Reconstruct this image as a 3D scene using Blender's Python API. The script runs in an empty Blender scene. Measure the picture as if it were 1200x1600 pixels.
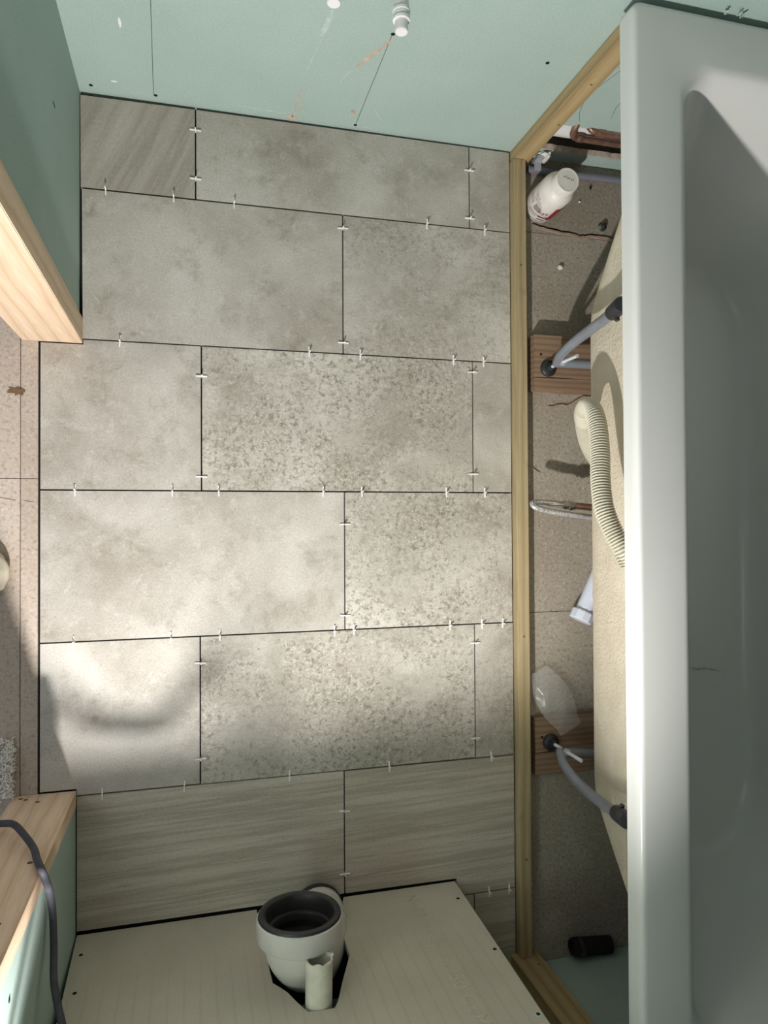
import bpy, bmesh, math, random
from mathutils import Vector, Matrix, Euler, noise

random.seed(7)
SC = bpy.context.scene
COL = SC.collection
PI = math.pi

# ------------------------------------------------------------------ camera, world, light, exposure
cd = bpy.data.cameras.new('camera')
cd.sensor_fit = 'VERTICAL'
cd.sensor_height = 36.0
cd.sensor_width = 27.0
cd.lens = 36.0 * 1112.0 / 1600.0
cd.clip_start = 0.01
cam = bpy.data.objects.new('camera', cd)
cam.location = (0.287, 0.833, 1.508)
cam.rotation_euler = (math.radians(0.85), math.radians(-15.0), math.radians(-0.29))
COL.objects.link(cam)
SC.camera = cam

w = bpy.data.worlds.new('daylight')
SC.world = w
w.use_nodes = True
bg = w.node_tree.nodes['Background']
bg.inputs[0].default_value = (0.80, 0.89, 1.0, 1)
bg.inputs[1].default_value = 0.42

def lamp(name, kind, loc, power, col, size=0.05, rot=(0, 0, 0), sy=None):
    l = bpy.data.lights.new(name, kind)
    l.energy = power
    l.color = col
    if kind == 'SPOT':
        l.spot_size = math.radians(126)
        l.spot_blend = 0.6
        l.shadow_soft_size = size
    elif kind == 'POINT':
        l.shadow_soft_size = size
    else:
        l.size = size
        if sy:
            l.shape = 'RECTANGLE'
            l.size_y = sy
    o = bpy.data.objects.new(name, l)
    o.location = loc
    o.rotation_euler = rot
    COL.objects.link(o)
    return o

wl = lamp('work_light', 'SPOT', (0.17, -0.048, 0.93), 102.0, (1.0, 0.962, 0.935), 0.019)
lamp('overhead_fill', 'AREA', (0.40, 0.45, 2.36), 1.5, (1.0, 0.97, 0.93), 0.35)  # added overhead fill to lift the ambient light, stands for no real lamp
wl.rotation_euler = Vector((0.05, 1.0, -0.42)).to_track_quat('-Z', 'Y').to_euler()
lamp('hall_lamp', 'POINT', (-0.9, 1.15, 1.5), 6.5, (1.0, 0.93, 0.86), 0.12)

SC.view_settings.view_transform = 'Standard'
SC.view_settings.look = 'None'
SC.view_settings.gamma = 1.0
SC.view_settings.use_curve_mapping = False
SC.view_settings.exposure = 0.0

# ------------------------------------------------------------------ helpers
def s2l(c):
    c = c / 255.0
    return c / 12.92 if c <= 0.04045 else ((c + 0.055) / 1.055) ** 2.4

def rgb(r, g, b):
    return (s2l(r), s2l(g), s2l(b), 1.0)

class NT:
    def __init__(self, name, rough=0.6, metal=0.0, spec=0.5):
        self.m = bpy.data.materials.new(name)
        self.m.use_nodes = True
        self.t = self.m.node_tree
        self.b = self.t.nodes['Principled BSDF']
        self.b.inputs['Roughness'].default_value = rough
        self.b.inputs['Metallic'].default_value = metal
        self.b.inputs['Specular IOR Level'].default_value = spec
        self.out = self.t.nodes['Material Output']
    def n(self, kind, **kw):
        nd = self.t.nodes.new(kind)
        for k, v in kw.items():
            if k.startswith('i_'):
                key = k[2:]
                nd.inputs[int(key) if key.isdigit() else key].default_value = v
            else:
                setattr(nd, k, v)
        return nd
    def l(self, a, b):
        self.t.links.new(a, b)
    def coords(self, scale=(1, 1, 1), rand=True, rot=(0, 0, 0)):
        tc = self.n('ShaderNodeTexCoord')
        mp = self.n('ShaderNodeMapping')
        mp.inputs['Scale'].default_value = scale
        mp.inputs['Rotation'].default_value = rot
        src = tc.outputs['Object']
        if rand:
            oi = self.n('ShaderNodeObjectInfo')
            ml = self.n('ShaderNodeVectorMath', operation='SCALE')
            cx = self.n('ShaderNodeCombineXYZ')
            self.l(oi.outputs['Random'], cx.inputs[0]); self.l(oi.outputs['Random'], cx.inputs[1])
            cx.inputs[2].default_value = 0.0
            self.l(cx.outputs[0], ml.inputs[0]); ml.inputs['Scale'].default_value = 37.0
            ad = self.n('ShaderNodeVectorMath', operation='ADD')
            self.l(src, ad.inputs[0]); self.l(ml.outputs[0], ad.inputs[1])
            src = ad.outputs[0]
        self.l(src, mp.inputs[0])
        return mp.outputs[0]
    def stretch(self, vec, scale):
        mp = self.n('ShaderNodeMapping')
        mp.inputs['Scale'].default_value = scale
        self.l(vec, mp.inputs[0])
        return mp.outputs[0]
    def noise(self, vec, scale, detail=4, rough=0.55, dist=0.0):
        nd = self.n('ShaderNodeTexNoise')
        nd.inputs['Scale'].default_value = scale
        nd.inputs['Detail'].default_value = detail
        nd.inputs['Roughness'].default_value = rough
        nd.inputs['Distortion'].default_value = dist
        self.l(vec, nd.inputs['Vector'])
        return nd.outputs['Fac']
    def ramp(self, fac, stops):
        r = self.n('ShaderNodeValToRGB')
        e = r.color_ramp.elements
        while len(e) < len(stops):
            e.new(0.5)
        for k, (p, c) in enumerate(stops):
            e[k].position = p
            e[k].color = c if len(c) == 4 else (*c, 1)
        self.l(fac, r.inputs[0])
        return r.outputs[0]
    def mix(self, a, b, fac, mode='MIX'):
        m = self.n('ShaderNodeMix', data_type='RGBA', blend_type=mode)
        for src, idx in ((fac, 0), (a, 6), (b, 7)):
            if hasattr(src, 'links') or hasattr(src, 'is_linked'):
                self.l(src, m.inputs[idx])
            else:
                m.inputs[idx].default_value = src
        return m.outputs[2]
    def base(self, c):
        if hasattr(c, 'is_linked'):
            self.l(c, self.b.inputs['Base Color'])
        else:
            self.b.inputs['Base Color'].default_value = c
        return self
    def bump(self, h, strength=0.2, dist=0.002):
        bn = self.n('ShaderNodeBump')
        bn.inputs['Strength'].default_value = strength
        bn.inputs['Distance'].default_value = dist
        self.l(h, bn.inputs['Height'])
        self.l(bn.outputs[0], self.b.inputs['Normal'])

BW = [(0.0, (0, 0, 0, 1)), (1.0, (1, 1, 1, 1))]
def band(lo, hi):
    return [(lo, (0, 0, 0, 1)), (hi, (1, 1, 1, 1))]

M = {}
def plain(name, col, rough=0.5, metal=0.0, spec=0.5, var=0.12, nscale=40):
    t = NT(name, rough, metal, spec)
    v = t.coords()
    f = t.noise(v, nscale, 4)
    dark = tuple(c * (1 - var) for c in col[:3]) + (1,)
    lite = tuple(min(1, c * (1 + var)) for c in col[:3]) + (1,)
    t.base(t.ramp(f, [(0.3, dark), (0.7, lite)]))
    M[name] = t.m
    return t

# --- porcelain tiles, three prints of one range
def tile_mat(name, base, dark, light, speck, cloud, pores):
    t = NT(name, 0.42, 0, 0.35)
    v = t.coords()
    def mulf(a, k):
        m = t.n('ShaderNodeMath', operation='MULTIPLY'); t.l(a, m.inputs[0])
        if hasattr(k, 'is_linked'): t.l(k, m.inputs[1])
        else: m.inputs[1].default_value = k
        return m.outputs[0]
    deep = rgb(126, 118, 101)
    big = t.noise(v, 4.0, 5, 0.6, 0.4)
    c = t.ramp(big, [(0.5 - cloud, dark), (0.5, base), (0.5 + cloud, light)])
    # ragged grey brown blotches broken up by finer noise
    blot = t.ramp(t.noise(v, 9, 9, 0.74, 0.25), band(0.50, 0.66))
    brk = t.ramp(t.noise(v, 55, 6, 0.75), [(0.38, (.25, .25, .25, 1)), (0.62, (1, 1, 1, 1))])
    c = t.mix(c, deep, mulf(mulf(blot, brk), 0.62))
    pale = t.ramp(t.noise(v, 26, 8, 0.76, 0.3), band(0.53, 0.66))
    c = t.mix(c, light, mulf(pale, 0.6))
    if speck > 0:
        area = t.ramp(t.noise(v, 4.6, 6, 0.72, 0.2), band(0.36, 0.54))
        grit = t.ramp(t.noise(v, 78, 7, 0.82, 0.2), band(0.50, 0.58))
        c = t.mix(c, rgb(108, 102, 88), mulf(mulf(area, grit), 0.72 * speck))
        grit2 = t.ramp(t.noise(v, 130, 6, 0.8, 0.2), band(0.53, 0.60))
        c = t.mix(c, rgb(222, 217, 205), mulf(mulf(area, grit2), 0.62 * speck))
    fine = t.ramp(t.noise(v, 240, 5, 0.8), [(0.32, (.78, .78, .77, 1)), (0.68, (1.14, 1.14, 1.14, 1))])
    c = t.mix(c, fine, 1.0, 'MULTIPLY')
    # little pits
    vo = t.n('ShaderNodeTexVoronoi'); vo.inputs['Scale'].default_value = 30
    t.l(v, vo.inputs['Vector'])
    c = t.mix(c, rgb(92, 84, 70), t.ramp(vo.outputs['Distance'], [(0.04, (pores,) * 3 + (1,)), (0.10, (0, 0, 0, 1))]))
    t.base(c)
    M[name] = t.m

tile_mat('tile_cloud', rgb(185, 180, 171), rgb(161, 154, 143), rgb(204, 200, 192), 0.0, 0.20, 0.2)
tile_mat('tile_speck', rgb(182, 177, 167), rgb(160, 154, 142), rgb(207, 203, 194), 1.0, 0.2, 0.5)
tile_mat('tile_mid', rgb(183, 178, 169), rgb(161, 155, 143), rgb(206, 202, 193), 0.6, 0.2, 0.4)

def stripe_mat(name, rot, stretch, base, dark, light, k):
    t = NT(name, 0.42, 0, 0.35)
    v = t.stretch(t.coords(rot=(0, 0, rot)), stretch)
    v0 = t.coords()
    a = t.noise(v, 12, 7, 0.68, 0.15)
    b = t.noise(v, 70, 6, 0.7, 0.1)
    c = t.ramp(a, [(0.36, light), (0.48, base), (0.56, dark), (0.62, base), (0.7, light)])
    c = t.mix(c, dark, t.ramp(b, [(0.52, (0, 0, 0, 1)), (0.62, (k, k, k, 1))]))
    f2 = t.ramp(t.noise(v0, 170, 4, 0.7), [(0.3, (.88, .88, .88, 1)), (0.7, (1.08, 1.08, 1.08, 1))])
    c = t.mix(c, f2, 1.0, 'MULTIPLY')
    t.base(c)
    M[name] = t.m
stripe_mat('tile_stripe', -0.03, (0.07, 1.9, 1), rgb(192, 185, 171), rgb(168, 161, 146), rgb(202, 196, 183), 0.75)
stripe_mat('tile_streak', math.radians(26), (1.3, 0.10, 1), rgb(174, 168, 157), rgb(160, 153, 141), rgb(186, 180, 169), 0.3)

# --- moisture resistant plasterboard
t = NT('green_board', 0.75, 0, 0.25)
v = t.coords(rand=False)
c = t.ramp(t.noise(v, 3.0, 5, 0.6), [(0.3, rgb(166, 187, 180)), (0.7, rgb(178, 197, 190))])
c = t.mix(c, t.ramp(t.noise(v, 260, 2, 0.5), [(0.3, (.93, .93, .93, 1)), (0.7, (1.05, 1.05, 1.05, 1))]), 1.0, 'MULTIPLY')
c = t.mix(c, rgb(196, 214, 206), t.ramp(t.noise(v, 22, 6, 0.75, 0.6), [(0.66, (0, 0, 0, 1)), (0.76, (.5, .5, .5, 1))]))
t.base(c)
M['green_board'] = t.m
plain('gypsum', rgb(205, 188, 172), 0.9, var=0.2, nscale=80)
plain('plaster_white', rgb(222, 220, 214), 0.9, var=0.08, nscale=20)

def wood(name, light, mid, dark, axis, rough=0.7, ringscale=16, knots=True, grainmix=0.55):
    t = NT(name, rough, 0, 0.25)
    st = [1.0, 1.0, 1.0]
    st[axis] = 0.09
    v = t.coords(scale=tuple(st))
    wv = t.n('ShaderNodeTexWave', wave_type='RINGS', rings_direction='XYZ'[axis])
    wv.inputs['Scale'].default_value = ringscale
    wv.inputs['Distortion'].default_value = 5.0
    wv.inputs['Detail'].default_value = 3.0
    wv.inputs['Detail Scale'].default_value = 1.2
    t.l(v, wv.inputs['Vector'])
    c = t.ramp(wv.outputs['Fac'], [(0.0, light), (0.55, mid), (0.85, mid), (1.0, dark)])
    gr = t.noise(v, 220, 3, 0.6)
    c = t.mix(c, t.ramp(gr, [(0.3, (.84, .82, .8, 1)), (0.7, (1.08, 1.07, 1.05, 1))]), 1.0, 'MULTIPLY')
    c = t.mix(light, c, grainmix)
    if knots:
        v2 = t.coords()
        c = t.mix(c, tuple(x * 0.75 for x in dark[:3]) + (1,), t.ramp(t.noise(v2, 9, 3, 0.5), [(0.66, (0, 0, 0, 1)), (0.75, (.7, .7, .7, 1))]))
    t.base(c)
    t.bump(gr, 0.1, 0.001)
    M[name] = t.m
wood('pine', rgb(228, 204, 178), rgb(217, 189, 158), rgb(194, 160, 126), 2)
wood('treated_z', rgb(184, 162, 122), rgb(166, 144, 104), rgb(136, 110, 74), 2)
wood('treated_y', rgb(178, 162, 128), rgb(160, 143, 108), rgb(132, 112, 80), 1)
wood('old_wood', rgb(148, 124, 102), rgb(132, 107, 87), rgb(104, 82, 65), 0, 0.85, 24, True, 0.6)

def chip_mat(name, a, b, c3):
    t = NT(name, 0.85, 0, 0.2)
    v = t.coords()
    c = t.ramp(t.noise(v, 2.5, 6, 0.65, 0.4), [(0.32, b), (0.66, a)])
    c = t.mix(c, c3, t.ramp(t.noise(v, 130, 5, 0.7), [(0.5, (0, 0, 0, 1)), (0.68, (.85, .85, .85, 1))]))
    c = t.mix(c, rgb(222, 212, 198), t.ramp(t.noise(v, 170, 5, 0.7, 0.3), [(0.55, (0, 0, 0, 1)), (0.72, (.7, .7, .7, 1))]))
    c = t.mix(c, rgb(70, 58, 46), t.ramp(t.noise(v, 24, 7, 0.8, 1.0), [(0.70, (0, 0, 0, 1)), (0.76, (.8, .8, .8, 1))]))
    t.base(c)
    M[name] = t.m
chip_mat('chipboard', rgb(176, 168, 155), rgb(146, 136, 121), rgb(122, 112, 97))
chip_mat('chipboard_hall', rgb(192, 180, 167), rgb(176, 162, 148), rgb(146, 131, 116))

# --- cement board with faint grid and mottled damp patches
t = NT('cement_board', 0.8, 0, 0.25)
v = t.coords(rand=False)
c = t.ramp(t.noise(v, 5, 5, 0.6), [(0.32, rgb(190, 184, 168)), (0.68, rgb(206, 199, 184))])
c = t.mix(c, t.ramp(t.noise(v, 300, 3, 0.6), [(0.3, (.92, .92, .92, 1)), (0.7, (1.05, 1.05, 1.05, 1))]), 1.0, 'MULTIPLY')
sx = t.n('ShaderNodeSeparateXYZ'); t.l(v, sx.inputs[0])
fr = t.n('ShaderNodeMath', operation='PINGPONG'); fr.inputs[1].default_value = 0.0135
t.l(sx.outputs[0], fr.inputs[0])
ln_ = t.ramp(fr.outputs[0], [(0.0, (1, 1, 1, 1)), (0.0009, (0, 0, 0, 1))])
zz = t.n('ShaderNodeMapRange'); zz.inputs[1].default_value = 0.10; zz.inputs[2].default_value = 0.24
t.l(sx.outputs[2], zz.inputs[0])
mu = t.n('ShaderNodeMath', operation='MULTIPLY'); t.l(ln_, mu.inputs[0]); t.l(zz.outputs[0], mu.inputs[1])
mu2 = t.n('ShaderNodeMath', operation='MULTIPLY'); t.l(mu.outputs[0], mu2.inputs[0]); mu2.inputs[1].default_value = 0.12
c = t.mix(c, rgb(120, 108, 90), mu2.outputs[0])
t.base(c)
M['cement_board'] = t.m
plain('emboss', rgb(202, 195, 180), 0.8, var=0.04)

t = plain('acrylic', rgb(222, 223, 219), 0.27, 0, 0.5, var=0.015, nscale=4)
t = NT('bath_shell', 0.85, 0, 0.25)
v = t.coords()
c = t.ramp(t.noise(v, 18, 4), [(0.3, rgb(214, 202, 180)), (0.7, rgb(226, 216, 196))])
t.base(c)
t.bump(t.noise(v, 130, 4, 0.6), 0.7, 0.004)
M['bath_shell'] = t.m
plain('steel_tube', rgb(146, 153, 164), 0.34, 0.4, var=0.08, nscale=30)
plain('zinc', rgb(205, 208, 214), 0.3, 0.5, var=0.06)
plain('chrome', rgb(214, 214, 216), 0.16, 1.0, var=0.04)
plain('black_plastic', rgb(38, 40, 44), 0.45, var=0.1)
plain('rubber', rgb(46, 46, 46), 0.42, var=0.15)
plain('cable_grey', rgb(66, 67, 76), 0.7, var=0.2, nscale=60)
plain('hose_cream', rgb(206, 202, 184), 0.5, var=0.05)
plain('copper', rgb(160, 124, 108), 0.36, 0.6, var=0.35, nscale=60)
plain('copper_dark', rgb(100, 70, 58), 0.45, 0.8, var=0.3, nscale=60)
plain('white_plastic', rgb(236, 236, 234), 0.38, var=0.02)
plain('trap_plastic', rgb(220, 226, 240), 0.3, var=0.02)
plain('pipe_plastic', rgb(206, 205, 198), 0.38, var=0.06, nscale=12)
plain('waste_cream', rgb(212, 210, 194), 0.55, var=0.1, nscale=50)
plain('grey_plastic', rgb(124, 126, 138), 0.45, var=0.06)
plain('spacer_white', rgb(246, 244, 240), 0.5, var=0.02)
plain('black_hole', rgb(16, 15, 14), 0.9, var=0.1)
plain('bottle_white', rgb(232, 226, 220), 0.42, var=0.04)
plain('print_red', rgb(150, 34, 40), 0.5, var=0.15)
plain('print_dark', rgb(60, 50, 56), 0.6, var=0.1)
plain('print_grey', rgb(150, 144, 144), 0.6, var=0.1)
plain('pencil', rgb(70, 84, 82), 0.8, var=0.1)
plain('smear', rgb(196, 180, 162), 0.9, var=0.16, nscale=90)
plain('smear_pale', rgb(186, 202, 194), 0.9, var=0.12, nscale=90)
plain('lump_cream', rgb(212, 204, 184), 0.8, var=0.12, nscale=30)
plain('fibre_white', rgb(236, 232, 224), 0.6, var=0.06)
plain('glue', rgb(168, 148, 128), 0.8, var=0.15)
plain('brown_splat', rgb(112, 88, 64), 0.9, var=0.25, nscale=120)
plain('wall_dark', rgb(52, 46, 42), 0.95, var=0.3, nscale=30)  # dark back of the pipe chase, and low-bounce finish for the east wall

t = NT('braid', 0.3, 0.45)
v = t.coords()
c = t.ramp(t.noise(v, 520, 2, 0.5), [(0.35, rgb(110, 110, 112)), (0.65, rgb(232, 232, 234))])
t.base(c)
t.bump(t.noise(v, 520, 2, 0.5), 0.5, 0.001)
M['braid'] = t.m

t = NT('clear_film', 0.18, 0, 0.5)
t.b.inputs['Base Color'].default_value = (0.85, 0.85, 0.83, 1)
tr = t.n('ShaderNodeBsdfTransparent')
mx = t.n('ShaderNodeMixShader'); mx.inputs[0].default_value = 0.15
t.l(tr.outputs[0], mx.inputs[1]); t.l(t.b.outputs[0], mx.inputs[2])
t.l(mx.outputs[0], t.out.inputs['Surface'])
M['clear_film'] = t.m
plain('low_bounce_ceiling', rgb(92, 80, 66), 0.9, var=0.3, nscale=6)  # ceiling colour darkened to reduce the light it bounces back

# ------------------------------------------------------------------ mesh helpers
def new_bm():
    return bmesh.new()

def bm_box(bm, x0, x1, y0, y1, z0, z1, bevel=0.0):
    vs = [bm.verts.new(p) for p in ((x0, y0, z0), (x1, y0, z0), (x1, y1, z0), (x0, y1, z0),
                                    (x0, y0, z1), (x1, y0, z1), (x1, y1, z1), (x0, y1, z1))]
    fs = [bm.faces.new([vs[i] for i in f]) for f in ((3, 2, 1, 0), (4, 5, 6, 7), (0, 1, 5, 4), (1, 2, 6, 5), (2, 3, 7, 6), (3, 0, 4, 7))]
    if bevel > 0:
        es = {e for f in fs for e in f.edges}
        bmesh.ops.bevel(bm, geom=list(es), offset=bevel, segments=2, affect='EDGES', profile=0.5)
    return bm

def bm_hex(bm, b, tq, bevel=0.0):
    """box with free corners: four bottom points, four top points, both anticlockwise from above"""
    vs = [bm.verts.new(p) for p in list(b) + list(tq)]
    fs = [bm.faces.new([vs[i] for i in f]) for f in ((3, 2, 1, 0), (4, 5, 6, 7), (0, 1, 5, 4), (1, 2, 6, 5), (2, 3, 7, 6), (3, 0, 4, 7))]
    if bevel > 0:
        es = {e for f in fs for e in f.edges}
        bmesh.ops.bevel(bm, geom=list(es), offset=bevel, segments=2, affect='EDGES')
    return bm

def bm_prism(bm, pts, axis, a, b):
    """extrude a polygon (2-D points) along an axis from a to b"""
    def mk(p, q):
        return {0: (q, p[0], p[1]), 1: (p[0], q, p[1]), 2: (p[0], p[1], q)}[axis]
    lo = [bm.verts.new(mk(p, a)) for p in pts]
    hi = [bm.verts.new(mk(p, b)) for p in pts]
    n = len(pts)
    f1 = bm.faces.new(lo); f2 = bm.faces.new(hi)
    f1.normal_update(); f2.normal_update()
    for i in range(n):
        bm.faces.new((lo[i], lo[(i + 1) % n], hi[(i + 1) % n], hi[i]))
    bmesh.ops.triangulate(bm, faces=[f1, f2])
    bmesh.ops.recalc_face_normals(bm, faces=bm.faces)
    return bm

def frames(path):
    n = len(path)
    tg = []
    for i in range(n):
        a = path[max(0, i - 1)]; b = path[min(n - 1, i + 1)]
        d = (b - a)
        tg.append(d.normalized() if d.length > 1e-9 else Vector((0, 0, 1)))
    u = tg[0].orthogonal().normalized()
    out = []
    for i in range(n):
        u = (u - tg[i] * u.dot(tg[i]))
        u = u.normalized() if u.length > 1e-6 else tg[i].orthogonal().normalized()
        out.append((u, tg[i].cross(u)))
    return out

def bm_tube(bm, path, radii, seg=14, cap=True, hole=None):
    path = [Vector(p) for p in path]
    if not hasattr(radii, '__len__'):
        radii = [radii] * len(path)
    fr = frames(path)
    rings = []
    for p, r, (u, v) in zip(path, radii, fr):
        rings.append([bm.verts.new(p + (u * math.cos(2 * PI * k / seg) + v * math.sin(2 * PI * k / seg)) * r) for k in range(seg)])
    for a, b in zip(rings, rings[1:]):
        for k in range(seg):
            bm.faces.new((a[k], a[(k + 1) % seg], b[(k + 1) % seg], b[k]))
    if cap:
        bm.faces.new(list(reversed(rings[0]))); bm.faces.new(rings[-1])
    return bm

def bm_lathe(bm, origin, direction, profile, seg=28, capa=True, capb=True):
    """profile: list of (distance along axis, radius)"""
    o = Vector(origin); d = Vector(direction).normalized()
    u = d.orthogonal().normalized(); v = d.cross(u)
    rings = []
    for h, r in profile:
        rings.append([bm.verts.new(o + d * h + (u * math.cos(2 * PI * k / seg) + v * math.sin(2 * PI * k / seg)) * r) for k in range(seg)])
    for a, b in zip(rings, rings[1:]):
        for k in range(seg):
            bm.faces.new((a[k], a[(k + 1) % seg], b[(k + 1) % seg], b[k]))
    if capa: bm.faces.new(list(reversed(rings[0])))
    if capb: bm.faces.new(rings[-1])
    return bm

def spline(pts, n=8):
    """Catmull-Rom through the points"""
    P = [Vector(p) for p in pts]
    P = [P[0] * 2 - P[1]] + P + [P[-1] * 2 - P[-2]]
    out = []
    for i in range(1, len(P) - 2):
        p0, p1, p2, p3 = P[i - 1], P[i], P[i + 1], P[i + 2]
        for k in range(n):
            t_ = k / n
            out.append(0.5 * ((2 * p1) + (p2 - p0) * t_ + (2 * p0 - 5 * p1 + 4 * p2 - p3) * t_ ** 2 + (3 * p1 - p0 - 3 * p2 + p3) * t_ ** 3))
    out.append(P[-2])
    return out

def resample(path, step):
    out = [path[0].copy()]
    acc = 0.0
    for a, b in zip(path, path[1:]):
        L = (b - a).length
        while acc + L >= step:
            t_ = (step - acc) / L
            a = a.lerp(b, t_)
            out.append(a.copy())
            L = (b - a).length
            acc = 0.0
        acc += L
    return out

def bm_ribbon(bm, pts, widths, normal, thick=0.0004):
    """thin flat stroke lying on a surface with the given normal"""
    P = [Vector(p) for p in pts]
    n = Vector(normal).normalized()
    if not hasattr(widths, '__len__'):
        widths = [widths] * len(P)
    rows = []
    for i, p in enumerate(P):
        d = (P[min(i + 1, len(P) - 1)] - P[max(i - 1, 0)]).normalized()
        s = d.cross(n).normalized() * widths[i] * 0.5
        rows.append([bm.verts.new(p - s), bm.verts.new(p + s), bm.verts.new(p + s + n * thick), bm.verts.new(p - s + n * thick)])
    for a, b in zip(rows, rows[1:]):
        for k in range(4):
            bm.faces.new((a[k], a[(k + 1) % 4], b[(k + 1) % 4], b[k]))
    bm.faces.new(list(reversed(rows[0]))); bm.faces.new(rows[-1])
    bmesh.ops.recalc_face_normals(bm, faces=bm.faces)
    return bm

def wloc(o):
    p = Vector((0, 0, 0))
    while o is not None:
        p += o.location
        o = o.parent
    return p

def obj(name, bm, mat, parent=None, origin=None, smooth=False, angle=40):
    """link one mesh object; coordinates are world coordinates, moved to the object's own origin"""
    me = bpy.data.meshes.new(name)
    o = bpy.data.objects.new(name, me)
    COL.objects.link(o)
    if parent is not None:
        o.parent = parent
        base = wloc(parent)
    else:
        base = Vector((0, 0, 0))
    og = Vector(origin) if origin is not None else base
    o.location = og - base
    bmesh.ops.translate(bm, verts=bm.verts, vec=-og)
    if smooth:
        bmesh.ops.recalc_face_normals(bm, faces=bm.faces)
        for f in bm.faces: f.smooth = True
        for e in bm.edges:
            if len(e.link_faces) == 2 and e.calc_face_angle(0) > math.radians(angle):
                e.smooth = False
    bm.to_mesh(me)
    bm.free()
    me.materials.append(M[mat])
    return o

def tag(o, label=None, cat=None, group=None, kind=None):
    if label: o['label'] = label
    if cat: o['category'] = cat
    if group: o['group'] = group
    if kind: o['kind'] = kind
    return o

def thing(name, label, cat, loc, group=None):
    o = bpy.data.objects.new(name, None)
    o.empty_display_size = 0.05
    COL.objects.link(o)
    o.location = loc
    return tag(o, label, cat, group)

def struct(name, loc=(0, 0, 0)):
    o = bpy.data.objects.new(name, None)
    COL.objects.link(o)
    o.location = loc
    o['kind'] = 'structure'
    return o

# ------------------------------------------------------------------ floor: chipboard boards and dry laid tiles
floor = struct('floor')
FZ = -0.010
def board(x0, x1, y0, y1, mat, z1=FZ, th=0.022):
    return obj('floor_board', bm_box(new_bm(), x0, x1, y0, y1, z1 - th, z1, 0.0008), mat, floor, ((x0 + x1) / 2, (y0 + y1) / 2, z1))
board(0.001, 1.72, 1.513, 1.80, 'chipboard')
board(0.001, 1.72, 0.62, 1.512, 'chipboard')
board(0.001, 1.72, -0.22, 0.619, 'chipboard')
board(-0.035, -0.0045, 0.0, 0.9195, 'chipboard_hall', -0.001, 0.0088)
board(-0.035, -0.0045, 0.9205, 1.55, 'chipboard_hall', -0.001, 0.0088)
board(-1.6, -0.0362, -0.3, 0.9195, 'chipboard_hall', -0.001, 0.0088)
board(-1.6, -0.0362, 0.9205, 2.2, 'chipboard_hall', -0.001, 0.0088)

G = 0.0015
obj('joint_shade_sheet', bm_box(new_bm(), 0.0012, 0.9955, -0.19, 1.69, FZ, FZ + 0.0004), 'black_hole', floor, (0.5, 0.75, FZ))  # black sheet added so the tile joints read as deep shade
obj('light_block_slab', bm_box(new_bm(), -1.6, 0.0008, -0.3, 2.2, -0.05, FZ), 'black_hole', floor, (-0.5, 0.75, FZ))  # unseen black slab added to stop light leaking up through the seams
def tile(mat, pts):
    bm = new_bm()
    bm_prism(bm, pts, 2, -0.0095, 0.0)
    top = [f for f in bm.faces if f.normal.z > 0.9]
    cx = sum(p[0] for p in pts) / len(pts); cy = sum(p[1] for p in pts) / len(pts)
    o = obj('tile', bm, mat, floor, (cx, cy, 0))
    return o
def rect(x0, x1, y0, y1):
    return [(x0, y0), (x1, y0), (x1, y1), (x0, y1)]
XR = 0.9955
# row 1
tile('tile_streak', [(0.0725, 1.4985 + G), (0.2925 - G, 1.4995 + G), (0.2925 - G, 1.685), (0.0715, 1.683)])
tile('tile_cloud', [(0.2925 + G, 1.4995 + G), (0.8965 - G, 1.501 + G), (0.8965 - G, 1.687), (0.2925 + G, 1.685)])
tile('tile_cloud', [(0.8965 + G, 1.501 + G), (XR, 1.501 + G), (XR, 1.687), (0.8965 + G, 1.687)])
# row 2
tile('tile_cloud', [(0.0765, 1.197 + G), (0.6015 - G, 1.197 + G), (0.6015 - G, 1.4995 - G), (0.0745, 1.4975 - G)])
tile('tile_mid', [(0.6015 + G, 1.197 + G), (XR, 1.197 + G), (XR, 1.501 - G), (0.6015 + G, 1.4995 - G)])
# row 3
tile('tile_cloud', [(0.0, 0.898 + G), (0.3035 - G, 0.898 + G), (0.3035 - G, 1.197 - G), (0.0775, 1.197 - G), (0.0775, 1.186), (0.0, 1.186)])
tile('tile_speck', rect(0.3035 + G, 0.9015 - G, 0.898 + G, 1.197 - G))
tile('tile_cloud', rect(0.9015 + G, XR, 0.898 + G, 1.197 - G))
# row 4
tile('tile_cloud', rect(0.0, 0.603 - G, 0.600 + G, 0.898 - G))
tile('tile_speck', rect(0.603 + G, XR, 0.600 + G, 0.898 - G))
# row 5
tile('tile_cloud', [(0.0, 0.313), (0.066, 0.313), (0.066, 0.299 + G), (0.3005 - G, 0.299 + G), (0.3005 - G, 0.600 - G), (0.0, 0.600 - G)])
tile('tile_speck', rect(0.3005 + G, 0.9025 - G, 0.298 + G, 0.600 - G))
tile('tile_mid', rect(0.9025 + G, XR + .001, 0.297 + G, 0.600 - G))
# row 6
tile('tile_stripe', rect(0.0665, 0.600 - G, 0.036, 0.299 - G))
tile('tile_stripe', [(0.600 + G, 0.036), (0.856, 0.034), (0.856, -0.006 + G), (XR + .001, -0.006 + G), (XR + .001, 0.297 - G), (0.600 + G, 0.298 - G)])
# row 7, behind the boxing
tile('tile_stripe', rect(0.862, 0.8975 - G, -0.19, -0.006 - G))
tile('tile_stripe', rect(0.8975 + G, XR + .002, -0.19, -0.006 - G))

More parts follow.
